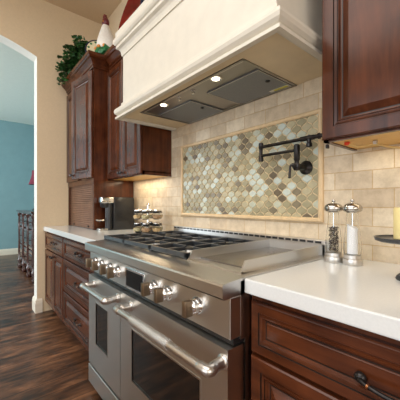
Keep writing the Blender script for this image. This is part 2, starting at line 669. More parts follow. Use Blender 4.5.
def clip(poly, axis, lim, keep_less):
    out = []
    for i in range(len(poly)):
        a, c = poly[i - 1], poly[i]
        ia = (a[axis] <= lim) == keep_less
        ic = (c[axis] <= lim) == keep_less
        if ia != ic:
            t = (lim - a[axis]) / (c[axis] - a[axis])
            q = [a[0] + (c[0] - a[0]) * t, a[1] + (c[1] - a[1]) * t]
            q[axis] = lim
            out.append(tuple(q))
        if ic:
            out.append(c)
    return out


b = nb()
TW, TH = 0.0565, 0.0630
cx0, cx1, cz0, cz1 = MX0 + 0.022, MX1 - 0.022, MZ0 + 0.022, MZ1 - 0.022
rnd = random.Random(11)
for r in range(-1, 19):
    for q in range(-1, 23):
        cx = cx0 + (q + (0.5 if r % 2 else 0)) * TW
        cz = cz0 + r * TH / 2
        pts = []
        N = 12
        for i in range(N + 1):
            t = -0.5 + i / N
            c_ = math.cos(2 * PI * t)
            g = math.copysign(abs(c_) ** 0.85, c_)
            hw = TW / 4 * (1 + g)
            pts.append((max(hw - 0.0026, 0), t * TH * 0.87))
        poly = [(cx + x, cz + z) for x, z in pts] + [(cx - x, cz + z) for x, z in reversed(pts)]
        poly = clip(clip(clip(clip(poly, 0, cx1, True), 0, cx0, False), 1, cz1, True), 1, cz0, False)
        pl = []
        for p in poly:
            if not pl or (abs(p[0] - pl[-1][0]) + abs(p[1] - pl[-1][1])) > 1e-4:
                pl.append(p)
        if len(pl) > 1 and abs(pl[0][0] - pl[-1][0]) + abs(pl[0][1] - pl[-1][1]) < 1e-4:
            pl.pop()
        if len(pl) < 4:
            continue
        mx = sum(p[0] for p in pl) / len(pl); mz = sum(p[1] for p in pl) / len(pl)
        mi = rnd.choices(range(6), (34, 24, 15, 12, 12, 3))[0]
        tl = rnd.uniform(-0.0002, 0.0002)
        l0 = [b.verts.new((x, -0.012, z)) for x, z in pl]
        l1 = [b.verts.new((x, -0.0150, z)) for x, z in pl]
        l2 = [b.verts.new((mx + (x - mx) * 0.9, -0.0163 + tl * (x - mx) / 0.02, mz + (z - mz) * 0.9)) for x, z in pl]
        k = len(pl)
        for A, B in ((l0, l1), (l1, l2)):
            for j in range(k):
                b.faces.new((A[j], A[(j + 1) % k], B[(j + 1) % k], B[j])).material_index = mi
        b.faces.new(l2).material_index = mi
obj('lantern_tiles', b, GT, mp_, label='glossy lantern-shaped tiles in sand, taupe and pale ice')

# ================================================================== outlet on the tile
ot = thing('wall_outlet', 'ivory wall outlet plate on the tile above the spice rack', 'outlet', (-1.66, -0.010, 1.15))
b = nb(); box(b, -1.695, -1.625, -0.016, -0.0102, 1.092, 1.208, 0.002); obj('cover_plate', b, M['outlet'], ot)
for z in (1.125, 1.175):
    b = nb(); box(b, -1.676, -1.644, -0.0185, -0.0155, z - 0.015, z + 0.015, 0.001); obj('socket', b, M['outlet'], ot)

# ================================================================== cabinets
CROWN = [(0.0, 0.0), (0.012, 0.0), (0.014, 0.014), (0.022, 0.020), (0.024, 0.034), (0.034, 0.046), (0.050, 0.064), (0.062, 0.070), (0.066, 0.078), (0.072, 0.084), (0.074, 0.108), (0.0, 0.108)]


def crown(path, z):
    b = nb()
    sweep(b, [(o, z + h) for o, h in CROWN], path)
    return b


def knob(x, y, z, parent):
    b = nb()
    lathe(b, [(0.008, 0), (0.005, 0.004), (0.005, 0.012), (0.012, 0.016), (0.014, 0.022), (0.010, 0.028), (0.001, 0.030)], (x, y, z), 16, Vector((0, -1, 0)))
    return obj('knob', b, M['bronze'], parent, True)


def pull(x0, x1, y, z, parent, r=0.0048, drop=0.008, name='handle'):
    """bow pull with two oval feet and copper-worn collars"""
    b = nb()
    xm = (x0 + x1) / 2
    ctrl = [(x0, y - 0.002, z), (x0 + 0.004, y - 0.012, z), (x0 + 0.02, y - 0.019, z - drop * 0.5), (xm, y - 0.025, z - drop), (x1 - 0.02, y - 0.019, z - drop * 0.5), (x1 - 0.004, y - 0.012, z), (x1, y - 0.002, z)]
    tube(b, curve_pts(ctrl, 6), r, 12)
    for x in (x0, x1):
        lathe(b, [(0.013, 0), (0.013, 0.004), (0.009, 0.010), (0.004, 0.012)], (x, y, z), 18, Vector((0, -1, 0)))
    h = obj(name, b, M['bronze'], parent, True)
    for s, x in ((1, x0), (-1, x1)):
        b = nb()
        cyl(b, (x + s * 0.020, y - 0.0188, z - drop * 0.5 - 0.0002), (x + s * 0.0245, y - 0.0202, z - drop * 0.58), r + 0.0012, n=14)
        obj('collar', b, M['copper'], h, True, label='copper-worn collar')
    return h


# ---- tall cabinet with appliance garage in the corner
FY = -0.40
tc_ = thing('corner_cabinet', 'tall corner cherry cabinet with slatted roll-up appliance garage beside arched wall', 'cabinet', (-2.40, -0.2, 0.915))
x0, x1 = XL + 0.003, -1.985
b = nb()
box(b, x0, x1, FY, -0.012, 1.362, 2.45)                      # upper carcass
box(b, x0, x0 + 0.035, FY, -0.012, 0.913, 1.362)             # garage sides
box(b, x1 - 0.035, x1, FY, -0.012, 0.913, 1.362)
box(b, x0 + 0.03, x1 - 0.03, -0.03, -0.012, 0.913, 1.362)
box(b, x0, x1, FY - 0.003, FY, 1.335, 1.385)
obj('body', b, M['cherry'], tc_)
xm = -2.39
b = nb(); panel(b, x0 + 0.012, xm - 0.003, 1.388, 2.355, FY - 0.001, door_rings(FY - 0.022, fr=0.06))
d = obj('door', b, [M['cherry'], M['glaze']], tc_, label='left cabinet door, closed'); knob(xm - 0.03, FY - 0.022, 1.43, d)
# right door stands a little ajar, hinged at its right edge
b = nb(); wdt = x1 - 0.008 - (xm + 0.003)
panel(b, -wdt, 0, 1.388, 2.355, 0.0, door_rings(-0.021, fr=0.06))
rot = Matrix.Rotation(R(9), 4, 'Z')
bmesh.ops.transform(b, matrix=rot, verts=b.verts)
bmesh.ops.translate(b, verts=b.verts, vec=(x1 - 0.008, FY - 0.003, 0))
d2 = obj('door', b, [M['cherry'], M['glaze']], tc_, label='right cabinet door, standing ajar')
b = nb()
lathe(b, [(0.008, 0), (0.005, 0.004), (0.005, 0.012), (0.012, 0.016), (0.014, 0.022), (0.010, 0.028), (0.001, 0.030)], (-wdt + 0.03, -0.021, 1.43), 16, Vector((0, -1, 0)))
bmesh.ops.transform(b, matrix=rot, verts=b.verts)
bmesh.ops.translate(b, verts=b.verts, vec=(x1 - 0.008, FY - 0.003, 0))
obj('knob', b, M['bronze'], d2, True)
b = nb()
z = 0.917
while z < 1.352:
    box(b, x0 + 0.036, x1 - 0.036, FY + 0.012, FY + 0.024, z, z + 0.0165, 0.004, 2)
    z += 0.0185
tb = obj('tambour_door', b, M['slat'], tc_, label='roll-up door of narrow wooden slats')
for x in (x0 + 0.18, x1 - 0.18):
    b = nb()
    box(b, x - 0.015, x + 0.015, FY + 0.002, FY + 0.014, 0.930, 0.945, 0.002)
    obj('finger_pull', b, M['bronze'], tb)
obj('crown_molding', crown([(x0, FY), (x1, FY), (x1, -0.272)], 2.378), M['cherryx'], tc_)

# ---- upper cabinet beside the hood
ux0, ux1, UY = -1.980, -1.318, -0.27


def upper(root, x0, x1, y, z0, z1, doors, fr=0.055, under=True):
    b = nb()
    box(b, x0, x1, y, -0.012, z0 + 0.022, z1)
    box(b, x0, x0 + 0.018, y, -0.012, z0, z0 + 0.03)
    box(b, x1 - 0.018, x1, y, -0.012, z0, z0 + 0.03)
    box(b, x0, x1, y, y + 0.018, z0, z0 + 0.03)
    obj('body', b, M['cherry'], root)
    b = nb(); box(b, x0 + 0.019, x1 - 0.019, y + 0.019, -0.013, z0 + 0.004, z0 + 0.0215)
    obj('underside', b, M['maple'], root, label='pale maple underside of the cabinet')
    for (a, c, kx) in doors:
        b = nb(); panel(b, a, c, z0 + 0.006, z1 - 0.09, y - 0.001, door_rings(y - 0.021, fr=fr))
        d = obj('door', b, [M['cherry'], M['glaze']], root)
        if kx is not None:
            knob(kx, y - 0.021, z0 + 0.04, d)


uc = thing('upper_cabinet', 'two-door cherry upper cabinet between corner cabinet and cream hood', 'cabinet', (-1.65, -0.15, 1.37), 'cherry upper cabinets')
xm2 = (ux0 + ux1) / 2 + 0.006
upper(uc, ux0, ux1, UY, 1.370, 2.45, [(ux0 + 0.012, xm2 - 0.002, xm2 - 0.026), (xm2 + 0.002, ux1 - 0.004, xm2 + 0.026)])
obj('crown_molding', crown([(-1.9105, UY), (ux1, UY), (ux1, -0.012)], 2.378), M['cherryx'], uc)

# ---- upper cabinet at the right, near the camera
rc = thing('upper_cabinet', 'large cherry upper cabinet with raised panel above the salt and pepper mills', 'cabinet', (0.5, -0.15, 1.37), 'cherry upper cabinets')
upper(rc, 0.074, 1.18, -0.27, 1.372, 2.45, [(0.077, 0.60, 0.572), (0.604, 1.17, 0.632)], fr=0.054)
obj('crown_molding', crown([(0.074, -0.012), (0.074, -0.27), (1.18, -0.27), (1.18, -0.012)], 2.378), M['cherryx'], rc)
b = nb(); box(b, 0.066, 0.0735, -0.240, -0.222, 1.356, 1.372, 0.002)
obj('catch', b, M['black'], rc, True, label='small black hook under the cabinet edge')

# ---- base cabinets
BY = -0.598


def base_body(root, x0, x1):
    b = nb()
    box(b, x0, x1, BY, -0.012, 0.10, 0.865)
    box(b, x0, x1, BY + 0.06, -0.012, 0.0, 0.10)
    obj('body', b, M['cherry'], root)


BY = -0.615
b1 = thing('base_cabinet', 'cherry base cabinet with drawer over two doors, beside arched wall', 'cabinet', (-2.45, -0.3, 0), 'cherry base cabinets')
base_body(b1, XL + 0.002, -2.085)
b = nb(); panel(b, XL + 0.006, -2.095, 0.680, 0.848, BY - 0.001, drawer_rings(BY - 0.021)); d = obj('drawer', b, [M['cherryx'], M['glaze']], b1)
pull(-2.51, -2.38, BY - 0.019, 0.765, d)
xm3 = (XL - 2.085) / 2
for a, c, kx in ((XL + 0.006, xm3 - 0.002, xm3 - 0.03), (xm3 + 0.002, -2.095, xm3 + 0.03)):
    b = nb(); panel(b, a, c, 0.115, 0.668, BY - 0.001, door_rings(BY - 0.021)); d = obj('door', b, [M['cherry'], M['glaze']], b1); knob(kx, BY - 0.021, 0.63, d)
b2 = thing('base_cabinet', 'cherry base cabinet with three stacked drawers, left of the range', 'cabinet', (-1.65, -0.3, 0), 'cherry base cabinets')
base_body(b2, -2.083, -1.232)
for z0, z1 in ((0.680, 0.848), (0.398, 0.668), (0.115, 0.386)):
    b = nb(); panel(b, -2.073, -1.240, z0, z1, BY - 0.001, drawer_rings(BY - 0.021) if z1 > 0.8 else door_rings(BY - 0.021, fr=0.05)); d = obj('drawer', b, [M['cherryx'], M['glaze']], b2)
    pull(-1.72, -1.59, BY - 0.019, (z0 + z1) / 2, d)
BY = -0.598
b3 = thing('base_cabinet', 'cherry base cabinet with drawers and dark bow pulls, right of the range', 'cabinet', (0.4, -0.3, 0), 'cherry base cabinets')
base_body(b3, 0.006, 0.78)
for z0, z1 in ((0.687, 0.845), (0.40, 0.676), (0.115, 0.389)):
    b = nb(); panel(b, 0.016, 0.775, z0, z1, BY - 0.001, drawer_rings(BY - 0.021) if z1 > 0.8 else door_rings(BY - 0.021, fr=0.05)); d = obj('drawer', b, [M['cherryx'], M['glaze']], b3)
    pull(0.333, 0.470, BY - 0.019, (z0 + z1) / 2 - 0.012, d, 0.0050, 0.006)
b4 = thing('base_cabinet', 'single-door cherry base cabinet at the far right past the drawers', 'cabinet', (1.2, -0.3, 0), 'cherry base cabinets')
base_body(b4, 0.782, 1.6)
b = nb(); panel(b, 0.792, 1.59, 0.115, 0.845, BY - 0.001, door_rings(BY - 0.021)); obj('door', b, [M['cherry'], M['glaze']], b4)

# ---- countertops
b = nb(); box(b, XL + 0.002, -1.228, -0.650, -0.0115, 0.867, 0.912, 0.004)
tag(obj('countertop', b, M['counter']), 'pale quartz countertop left of the range under the corner cabinet', 'countertop', 'quartz countertops')
b = nb(); box(b, 0.0025, 1.6, -0.632, -0.0115, 0.867, 0.912, 0.004)
tag(obj('countertop', b, M['counter']), 'pale quartz countertop right of the range carrying the mills', 'countertop', 'quartz countertops')

# ================================================================== range hood
hd = thing('range_hood', 'large cream plaster hood with moulded ledges above the range', 'range hood', (-0.62, -0.25, 1.73))
hx0, hx1, hy = -1.245, 0.0, -0.46
b = nb()
# walls of the body, open underneath
box(b, hx0, hx1, hy, -0.012, 1.78, 2.26)
levels = [(2.24, -0.040), (2.310, -0.038), (2.318, -0.016), (2.345, 0.008), (2.38, 0.040), (2.43, 0.080), (2.50, 0.120), (2.60, 0.165), (2.75, 0.205), (2.95, 0.240), (3.15, 0.255), (3.328, 0.262)]
rws = []
for z, i in levels:
    rws.append([Vector((hx0 + i, hy + i, z)), Vector((hx1 - i, hy + i, z)), Vector((hx1 - i, -0.002, z)), Vector((hx0 + i, -0.002, z))])
vr = skin_rings(b, rws)
for f in b.faces:
    f.smooth = False
obj('body', b, M['plaster'], hd)
UP = [(0.0, 2.162), (0.007, 2.162), (0.010, 2.178), (0.012, 2.192), (0.020, 2.206), (0.036, 2.214), (0.037, 2.222), (0.034, 2.234), (0.042, 2.238), (0.050, 2.248), (0.053, 2.264), (0.050, 2.278), (0.042, 2.288), (0.038, 2.292), (0.040, 2.322), (0.0, 2.322)]
b = nb(); sweep(b, UP, [(hx0, -0.012), (hx0, hy), (hx1, hy), (hx1, -0.012)])
obj('upper_molding', b, M['plaster'], hd)
LO = [(-0.07, 1.748), (0.004, 1.748), (0.006, 1.738), (0.022, 1.731), (0.040, 1.731), (0.040, 1.744), (0.026, 1.746), (0.024, 1.752), (0.034, 1.758), (0.043, 1.768), (0.047, 1.782), (0.044, 1.796), (0.035, 1.805), (0.022, 1.808), (0.013, 1.810), (0.011, 1.824), (0.009, 1.840), (0.0, 1.842), (-0.07, 1.842)]
b = nb(); sweep(b, LO, [(hx0, -0.012), (hx0, hy), (hx1, hy), (hx1, -0.012)])
obj('lower_molding', b, M['plaster'], hd)
M['soffit'] = plain('tan_plaster', srgb(226, 208, 174), 0.6, var=0.04, scale=14)
lx0, lx1, ly0, ly1 = -1.072, -0.198, -0.412, -0.016
b = nb()
zt, z0 = 1.79, 1.745
box(b, hx0 + 0.002, lx0, hy + 0.002, -0.012, z0, zt); box(b, lx1, hx1 - 0.002, hy + 0.002, -0.012, z0, zt)
box(b, lx0, lx1, hy + 0.002, ly0, z0, zt); box(b, lx0, lx1, ly1, -0.012, z0, zt)
obj('soffit', b, M['soffit'], hd, label='flat tan underside of the hood')

ln = thing('hood_liner', 'stainless steel vent liner with two mesh filters set under cream hood', 'vent', (-0.635, -0.21, 1.745))
b = nb()
box(b, lx0 + 0.002, lx1 - 0.002, ly0 + 0.002, ly1 - 0.002, 1.750, 1.778)
box(b, lx0 - 0.006, lx1 + 0.006, ly0 - 0.006, ly0 + 0.006, 1.7405, 1.7445); box(b, lx0 - 0.006, lx1 + 0.006, ly1 - 0.006, ly1 + 0.003, 1.7405, 1.7445)
box(b, lx0 - 0.006, lx0 + 0.006, ly0, ly1, 1.7405, 1.7445); box(b, lx1 - 0.006, lx1 + 0.006, ly0, ly1, 1.7405, 1.7445)
obj('housing', b, M['liner'], ln)
for fx0, fx1 in ((-0.56, -0.212), (-1.058, -0.705)):
    b = nb(); box(b, fx0, fx1, -0.292, ly1 - 0.008, 1.7430, 1.7495, 0.0015)
    f = obj('filter', b, M['filter'], ln)
    b = nb()
    for a_, c_, d_, e_ in ((fx0, fx1, -0.292, -0.288), (fx0, fx1, -0.028, -0.024), (fx0, fx0 + 0.004, -0.292, -0.024), (fx1 - 0.004, fx1, -0.292, -0.024)):
        box(b, a_, c_, d_, e_, 1.7415, 1.7432)
    obj('filter_frame', b, M['satin'], f)
    b = nb(); lathe(b, [(0.012, 0), (0.012, 0.003), (0.006, 0.003), (0.006, 0.006)], (fx1 - 0.045, -0.165, 1.743), 16, Vector((0, 0, -1)))
    obj('latch', b, M['black'], f, True)
for x in (-0.405, -0.868):
    b = nb(); lathe(b, [(0.031, 0), (0.031, 0.004), (0.024, 0.006), (0.022, 0.003)], (x, -0.372, 1.7500), 24, Vector((0, 0, -1)))
    k = obj('light_ring', b, M['chrome'], ln, True)
    b = nb(); lathe(b, [(0.019, 0.001), (0.018, 0.0070), (0.010, 0.009)], (x, -0.372, 1.7500), 24, Vector((0, 0, -1)))
    obj('bulb', b, M['bulb'], k, True)
    sl = bpy.data.lights.new('hood_bulb', 'SPOT'); sl.energy = 5; sl.color = (1, 0.83, 0.58); sl.spot_size = R(130); sl.spot_blend = 0.9; sl.shadow_soft_size = 0.03
    so = bpy.data.objects.new('hood_bulb', sl); COL.objects.link(so); so.location = (x, -0.372, 1.732)
for x in (-0.712, -0.588):
    b = nb(); lathe(b, [(0.011, 0), (0.011, 0.004), (0.008, 0.006), (0.008, 0.020), (0.002, 0.021)], (x, -0.366, 1.7500), 18, Vector((0, 0, -1)))
    obj('control_knob', b, M['chrome'], ln, True)
b = nb(); box(b, -0.33, -0.222, -0.058, -0.034, 1.7420, 1.7429); box(b, -0.305, -0.225, -0.056, -0.036, 1.7414, 1.7421, mi=1)
obj('sticker', b, [M['sticker'], M['sticker_y']], ln, label='white and yellow sticker on the filter')

# ================================================================== the range
rg = thing('range', 'wide stainless steel double-oven range with gas burners and griddle', 'range', (-0.61, -0.35, 0))
rx0, rx1 = -1.222, 0.0
DY = -0.700     # front plane of the doors
PY = -0.690     # control panel
S = M['steel']
b = nb()
box(b, rx0 + 0.004, rx1 - 0.004, -0.62, -0.013, 0.16, 0.74)
box(b, rx0, rx1, -0.645, -0.013, 0.725, 0.905)
obj('body', b, [M['steely']], rg)
# top deck: bullnose plus sloping front apron
b = nb()
prof = [(-0.60, 0.865), (-0.716, 0.860), (-0.722, 0.866), (-0.723, 0.900), (-0.719, 0.906), (-0.70, 0.9095), (-0.612, 0.9155), (-0.600, 0.9155), (-0.05, 0.9155), (-0.05, 0.900), (-0.6, 0.900)]
A = [b.verts.new((rx0, y, z)) for y, z in prof]; B = [b.verts.new((rx1, y, z)) for y, z in prof]
for i in range(len(prof)):
    j = (i + 1) % len(prof)
    b.faces.new((A[i], A[j], B[j], B[i]))
b.faces.new(A); b.faces.new(list(reversed(B)))
obj('cooktop', b, S, rg)
b = nb(); box(b, rx0 + 0.03, -0.325, -0.60, -0.075, 0.916, 0.9185, 0.001); obj('burner_pan', b, M['iron'], rg, label='dark pan under the burners')
# control panel, very slightly sloped
b = nb()
box(b, rx0 + 0.002, rx1 - 0.0005, PY, -0.60, 0.735, 0.862, 0.002)
obj('control_panel', b, S, rg)
b = nb(); box(b, rx0 + 0.004, rx1 - 0.006, -0.672, -0.60, 0.712, 0.735); obj('vent_gap', b, M['black'], rg, label='black gap above the oven doors')
# riser at the back with black slots
b = nb(); box(b, rx0 + 0.01, rx1, -0.062, -0.0125, 0.905, 0.980, 0.003); rs = obj('riser', b, S, rg)
b = nb()
n = 30
for i in range(n):
    x = rx0 + 0.02 + (rx1 - rx0 - 0.05) * i / n
    box(b, x, x + 0.029, -0.0645, -0.0615, 0.9655, 0.9755)
obj('vent_slots', b, M['black'], rs, label='black slots along the riser')


# oven doors
def oven(x0, x1, wx0, wx1, wz0, wz1, hx0, hx1, sleeve):
    b = nb()
    z0, z1 = 0.165, 0.708
    # door as a frame around the window so the glass sits in it
    box(b, x0, wx0, DY, -0.63, z0, z1); box(b, wx1, x1, DY, -0.63, z0, z1)
    box(b, wx0, wx1, DY, -0.63, z0, wz0); box(b, wx0, wx1, DY, -0.63, wz1, z1)
    d = obj('oven_door', b, S, rg)
    b = nb(); box(b, wx0 + 0.0005, wx1 - 0.0005, DY + 0.003, -0.64, wz0 + 0.0005, wz1 - 0.0005)
    obj('window', b, M['dglass'], d, label='dark oven window glass')
    b = nb()
    for a_, c_, e_, f_ in ((wx0 - 0.006, wx1 + 0.006, wz0 - 0.006, wz0), (wx0 - 0.006, wx1 + 0.006, wz1, wz1 + 0.006), (wx0 - 0.006, wx0, wz0, wz1), (wx1, wx1 + 0.006, wz0, wz1)):
        box(b, a_, c_, DY - 0.002, DY + 0.004, e_, f_)
    obj('window_trim', b, M['satin'], d)
    hz, hyy = 0.666, -0.768
    b = nb()
    rr = 0.0140
    for hx, sg in ((hx0, 1), (hx1, -1)):
        # post from the door, round elbow, then the bar
        p = [(hx + sg * 0.012, DY + 0.001, hz), (hx + sg * 0.012, DY - 0.008, hz), (hx + sg * 0.010, DY - 0.035, hz), (hx + sg * 0.004, hyy + 0.016, hz), (hx + sg * 0.006, hyy + 0.003, hz), (hx + sg * 0.022, hyy, hz), (hx + sg * 0.045, hyy, hz)]
        cp = curve_pts(p, 5)
        tube(b, cp, [0.024] * 4 + [0.020, 0.018] + [0.0175] * (len(cp) - 8) + [0.0165, 0.0155], 20)
    cyl(b, (hx0 + 0.03, hyy, hz), (hx1 - 0.03, hyy, hz), rr, n=24)
    h = obj('handle', b, M['satin'], d, True)
    if sleeve:
        b = nb(); cyl(b, (sleeve[0], hyy, hz), (sleeve[1], hyy, hz), 0.0180, n=28)
        obj('grip_sleeve', b, M['sleeve'], rg, True)
    return d


M['sleeve'] = plain('knurled_steel', (0.72, 0.71, 0.69), 0.42, metal=1, var=0.1, scale=500, bump=0.6)
oven(-1.218, -0.757, -1.095, -0.915, 0.318, 0.560, -1.135, -0.775, None)
oven(-0.752, -0.002, -0.625, -0.130, 0.322, 0.560, -0.650, -0.010, (-0.487, -0.215))
b = nb(); box(b, rx0 + 0.004, rx1 - 0.002, DY - 0.003, -0.60, 0.045, 0.152, 0.003); obj('kick_panel', b, S, rg)
for x in (rx0 + 0.06, rx1 - 0.06):
    for y in (-0.64, -0.08):
        b = nb(); lathe(b, [(0.022, 0), (0.022, 0.012), (0.016, 0.016), (0.016, 0.165)], (x, y, 0), 16); obj('leg', b, M['black'], rg, True)
# knobs
for kx in (-1.118, -1.018, -0.898, -0.798, -0.437, -0.335, -0.155):
    kz = 0.798
    b = nb(); lathe(b, [(0.031, 0), (0.031, 0.004), (0.027, 0.010), (0.026, 0.012)], (kx, PY, kz), 28, Vector((0, -1, 0)))
    bz = obj('knob_bezel', b, M['chrome'], rg, True)
    b = nb()
    lathe(b, [(0.024, 0.010), (0.024, 0.026), (0.020, 0.031), (0.010, 0.034)], (kx, PY, kz), 28, Vector((0, -1, 0)))
    st = obj('knob_barrel', b, M['chrome'], bz, True); st.parent = rg
    b = nb()
    box(b, kx - 0.0105, kx + 0.0105, PY - 0.060, PY - 0.028, kz - 0.026, kz + 0.026, 0.002)
    obj('knob', b, M['knobm'] if 'knobm' in M else M.setdefault('knobm', steel('floor_tinted_knob_steel', 2, (0.30, 0.23, 0.16), 0.34, (0, 0, 1))), bz, True)  # brown of the floor's reflection put into the steel's base colour
# display
b = nb(); box(b, -0.702, -0.513, PY - 0.008, PY + 0.002, 0.742, 0.838, 0.002); ds = obj('display_frame', b, M['chrome'], rg)
b = nb(); box(b, -0.690, -0.525, PY - 0.0090, PY - 0.004, 0.752, 0.828, 0.001); obj('display', b, M['dglass2'], ds, label='black glass display screen')

# burners and grates
for bx in (-1.055, -0.765, -0.470):
    for by in (-0.47, -0.205):
        b = nb(); lathe(b, [(0.060, 0), (0.058, 0.004), (0.040, 0.006), (0.038, 0.012), (0.001, 0.013)], (bx, by, 0.9185), 24)
        k = obj('burner', b, M['satin'], rg, True)
        b = nb(); lathe(b, [(0.033, 0.012), (0.033, 0.018), (0.028, 0.021), (0.001, 0.022)], (bx, by, 0.9185), 24); obj('burner_cap', b, M['black'], k, True)
for gx0, gx1 in ((-1.195, -0.912), (-0.908, -0.620), (-0.616, -0.325)):
    b = nb()
    y0, y1, zb, zt = -0.612, -0.078, 0.919, 0.9455
    t = 0.012
    # outer frame, tall bars like the photo's front bars
    box(b, gx0, gx1, y0, y0 + t, zb + 0.006, zt, 0.002); box(b, gx0, gx1, y1 - t, y1, zb + 0.006, zt, 0.002)
    box(b, gx0, gx0 + t, y0, y1, zb + 0.006, zt, 0.002); box(b, gx1 - t, gx1, y0, y1, zb + 0.006, zt, 0.002)
    ym = (y0 + y1) / 2
    box(b, gx0, gx1, ym - t / 2, ym + t / 2, zb + 0.006, zt, 0.002)
    cx = (gx0 + gx1) / 2
    for cy in ((y0 + ym) / 2, (y1 + ym) / 2):
        for sx in (-1, 1):
            xa = gx0 if sx < 0 else gx1
            box(b, min(xa, cx + sx * 0.03), max(xa, cx + sx * 0.03), cy - 0.005, cy + 0.005, zb + 0.010, zt, 0.0015)
        for sy in (-1, 1):
            yy = cy + sy * (ym - y0) / 2
            box(b, cx - 0.005, cx + 0.005, min(yy, cy + sy * 0.03), max(yy, cy + sy * 0.03), zb + 0.010, zt, 0.0015)
    for fx in (gx0, gx1 - t):
        for fy in (y0, ym - t / 2, y1 - t):
            box(b, fx, fx + t, fy, fy + t, zb - 0.0005, zb + 0.008)
    obj('grate', b, M['iron'], rg)
# griddle
gx0, gx1, gy0, gy1 = -0.318, -0.030, -0.600, -0.068
b = nb()
box(b, gx0 + 0.006, gx1 - 0.006, gy0 + 0.055, gy1 - 0.006, 0.9155, 0.9225)
gr = obj('griddle_plate', b, M['gplate'] if 'gplate' in M else M.setdefault('gplate', steel('griddle_steel', 1, (0.30, 0.30, 0.31), 0.2)), rg)
b = nb()


def wall_prism(xa, xb, pts):
    P = [b.verts.new((xa, y, z)) for y, z in pts]; Q = [b.verts.new((xb, y, z)) for y, z in pts]
    for i in range(len(pts)):
        j = (i + 1) % len(pts)
        b.faces.new((P[i], P[j], Q[j], Q[i]))
    b.faces.new(P); b.faces.new(list(reversed(Q)))


sidep = [(gy0 - 0.006, 0.914), (gy0 - 0.006, 0.924), (gy0 + 0.012, 0.956), (gy1, 0.962), (gy1, 0.914)]
wall_prism(gx0, gx0 + 0.006, sidep)
wall_prism(gx1 - 0.006, gx1, sidep)
box(b, gx0, gx1, gy1 - 0.006, gy1, 0.914, 0.962)
# front lip with a drip trough
wall_prism(gx0, gx1, [(gy0 - 0.012, 0.9145), (gy0 - 0.012, 0.9215), (gy0 - 0.004, 0.9225), (gy0 + 0.006, 0.9175), (gy0 + 0.056, 0.9165), (gy0 + 0.056, 0.9145)])
obj('griddle_surround', b, S, rg)

# ================================================================== pot filler
pf = thing('pot_filler', 'dark bronze folding pot filler tap mounted on mosaic above the range', 'tap', (-0.16, -0.016, 1.345))
BRZ = M['bronze']
XC, YA = -0.140, -0.100
b = nb()
lathe(b, [(0.034, 0), (0.034, 0.005), (0.028, 0.012), (0.018, 0.016), (0.014, 0.022), (0.014, 0.07), (0.017, 0.075), (0.017, 0.095), (0.01, 0.1)], (XC, -0.0172, 1.322), 28, Vector((0, -1, 0)))
obj('wall_flange', b, BRZ, pf, True)
b = nb(); lathe(b, [(0.012, 0), (0.015, 0.004), (0.015, 0.02), (0.0105, 0.026), (0.0105, 0.045), (0.014, 0.050), (0.014, 0.118), (0.010, 0.123), (0.002, 0.124)], (XC, YA, 1.302), 20)
obj('post', b, BRZ, pf, True)
XE = -0.349
b = nb(); cyl(b, (XC, YA, 1.398), (XE, YA, 1.398), 0.0075, n=14); obj('arm', b, BRZ, pf, True)
b = nb(); lathe(b, [(0.009, 0), (0.0125, 0.003), (0.0125, 0.030), (0.0095, 0.034), (0.0095, 0.066), (0.0125, 0.070), (0.0125, 0.095), (0.008, 0.099), (0.002, 0.100)], (XE, YA, 1.368), 18); obj('elbow', b, BRZ, pf, True)
b = nb(); cyl(b, (XE, YA, 1.444), (-0.09, YA, 1.444), 0.0085, n=14); cyl(b, (-0.12, YA, 1.444), (-0.055, YA, 1.444), 0.0115, n=16); cyl(b, (-0.06, YA, 1.444), (0.03, YA, 1.444), 0.0095, n=16)
cyl(b, (-0.035, YA, 1.444), (-0.028, YA, 1.444), 0.0135, n=16)
obj('arm', b, BRZ, pf, True)
b = nb(); lathe(b, [(0.008, 0.0), (0.0135, 0.002), (0.0135, 0.016), (0.010, 0.020), (0.010, 0.052), (0.004, 0.056)], (-0.078, YA, 1.402), 18); obj('spout', b, BRZ, pf, True)
b = nb(); cyl(b, (XC, YA - 0.012, 1.322), (XC, YA - 0.026, 1.322), 0.010, n=14)
tube(b, curve_pts([(XC, YA - 0.020, 1.326), (XC - 0.010, YA - 0.024, 1.328), (XC - 0.018, YA - 0.026, 1.318), (XC - 0.022, YA - 0.026, 1.275)], 6), [0.007] * 6 + [0.006] * 6 + [0.0055] * 7, 12)
lathe(b, [(0.004, 0), (0.007, 0.003), (0.005, 0.014)], (XC - 0.022, YA - 0.026, 1.265), 12)
obj('lever', b, BRZ, pf, True)

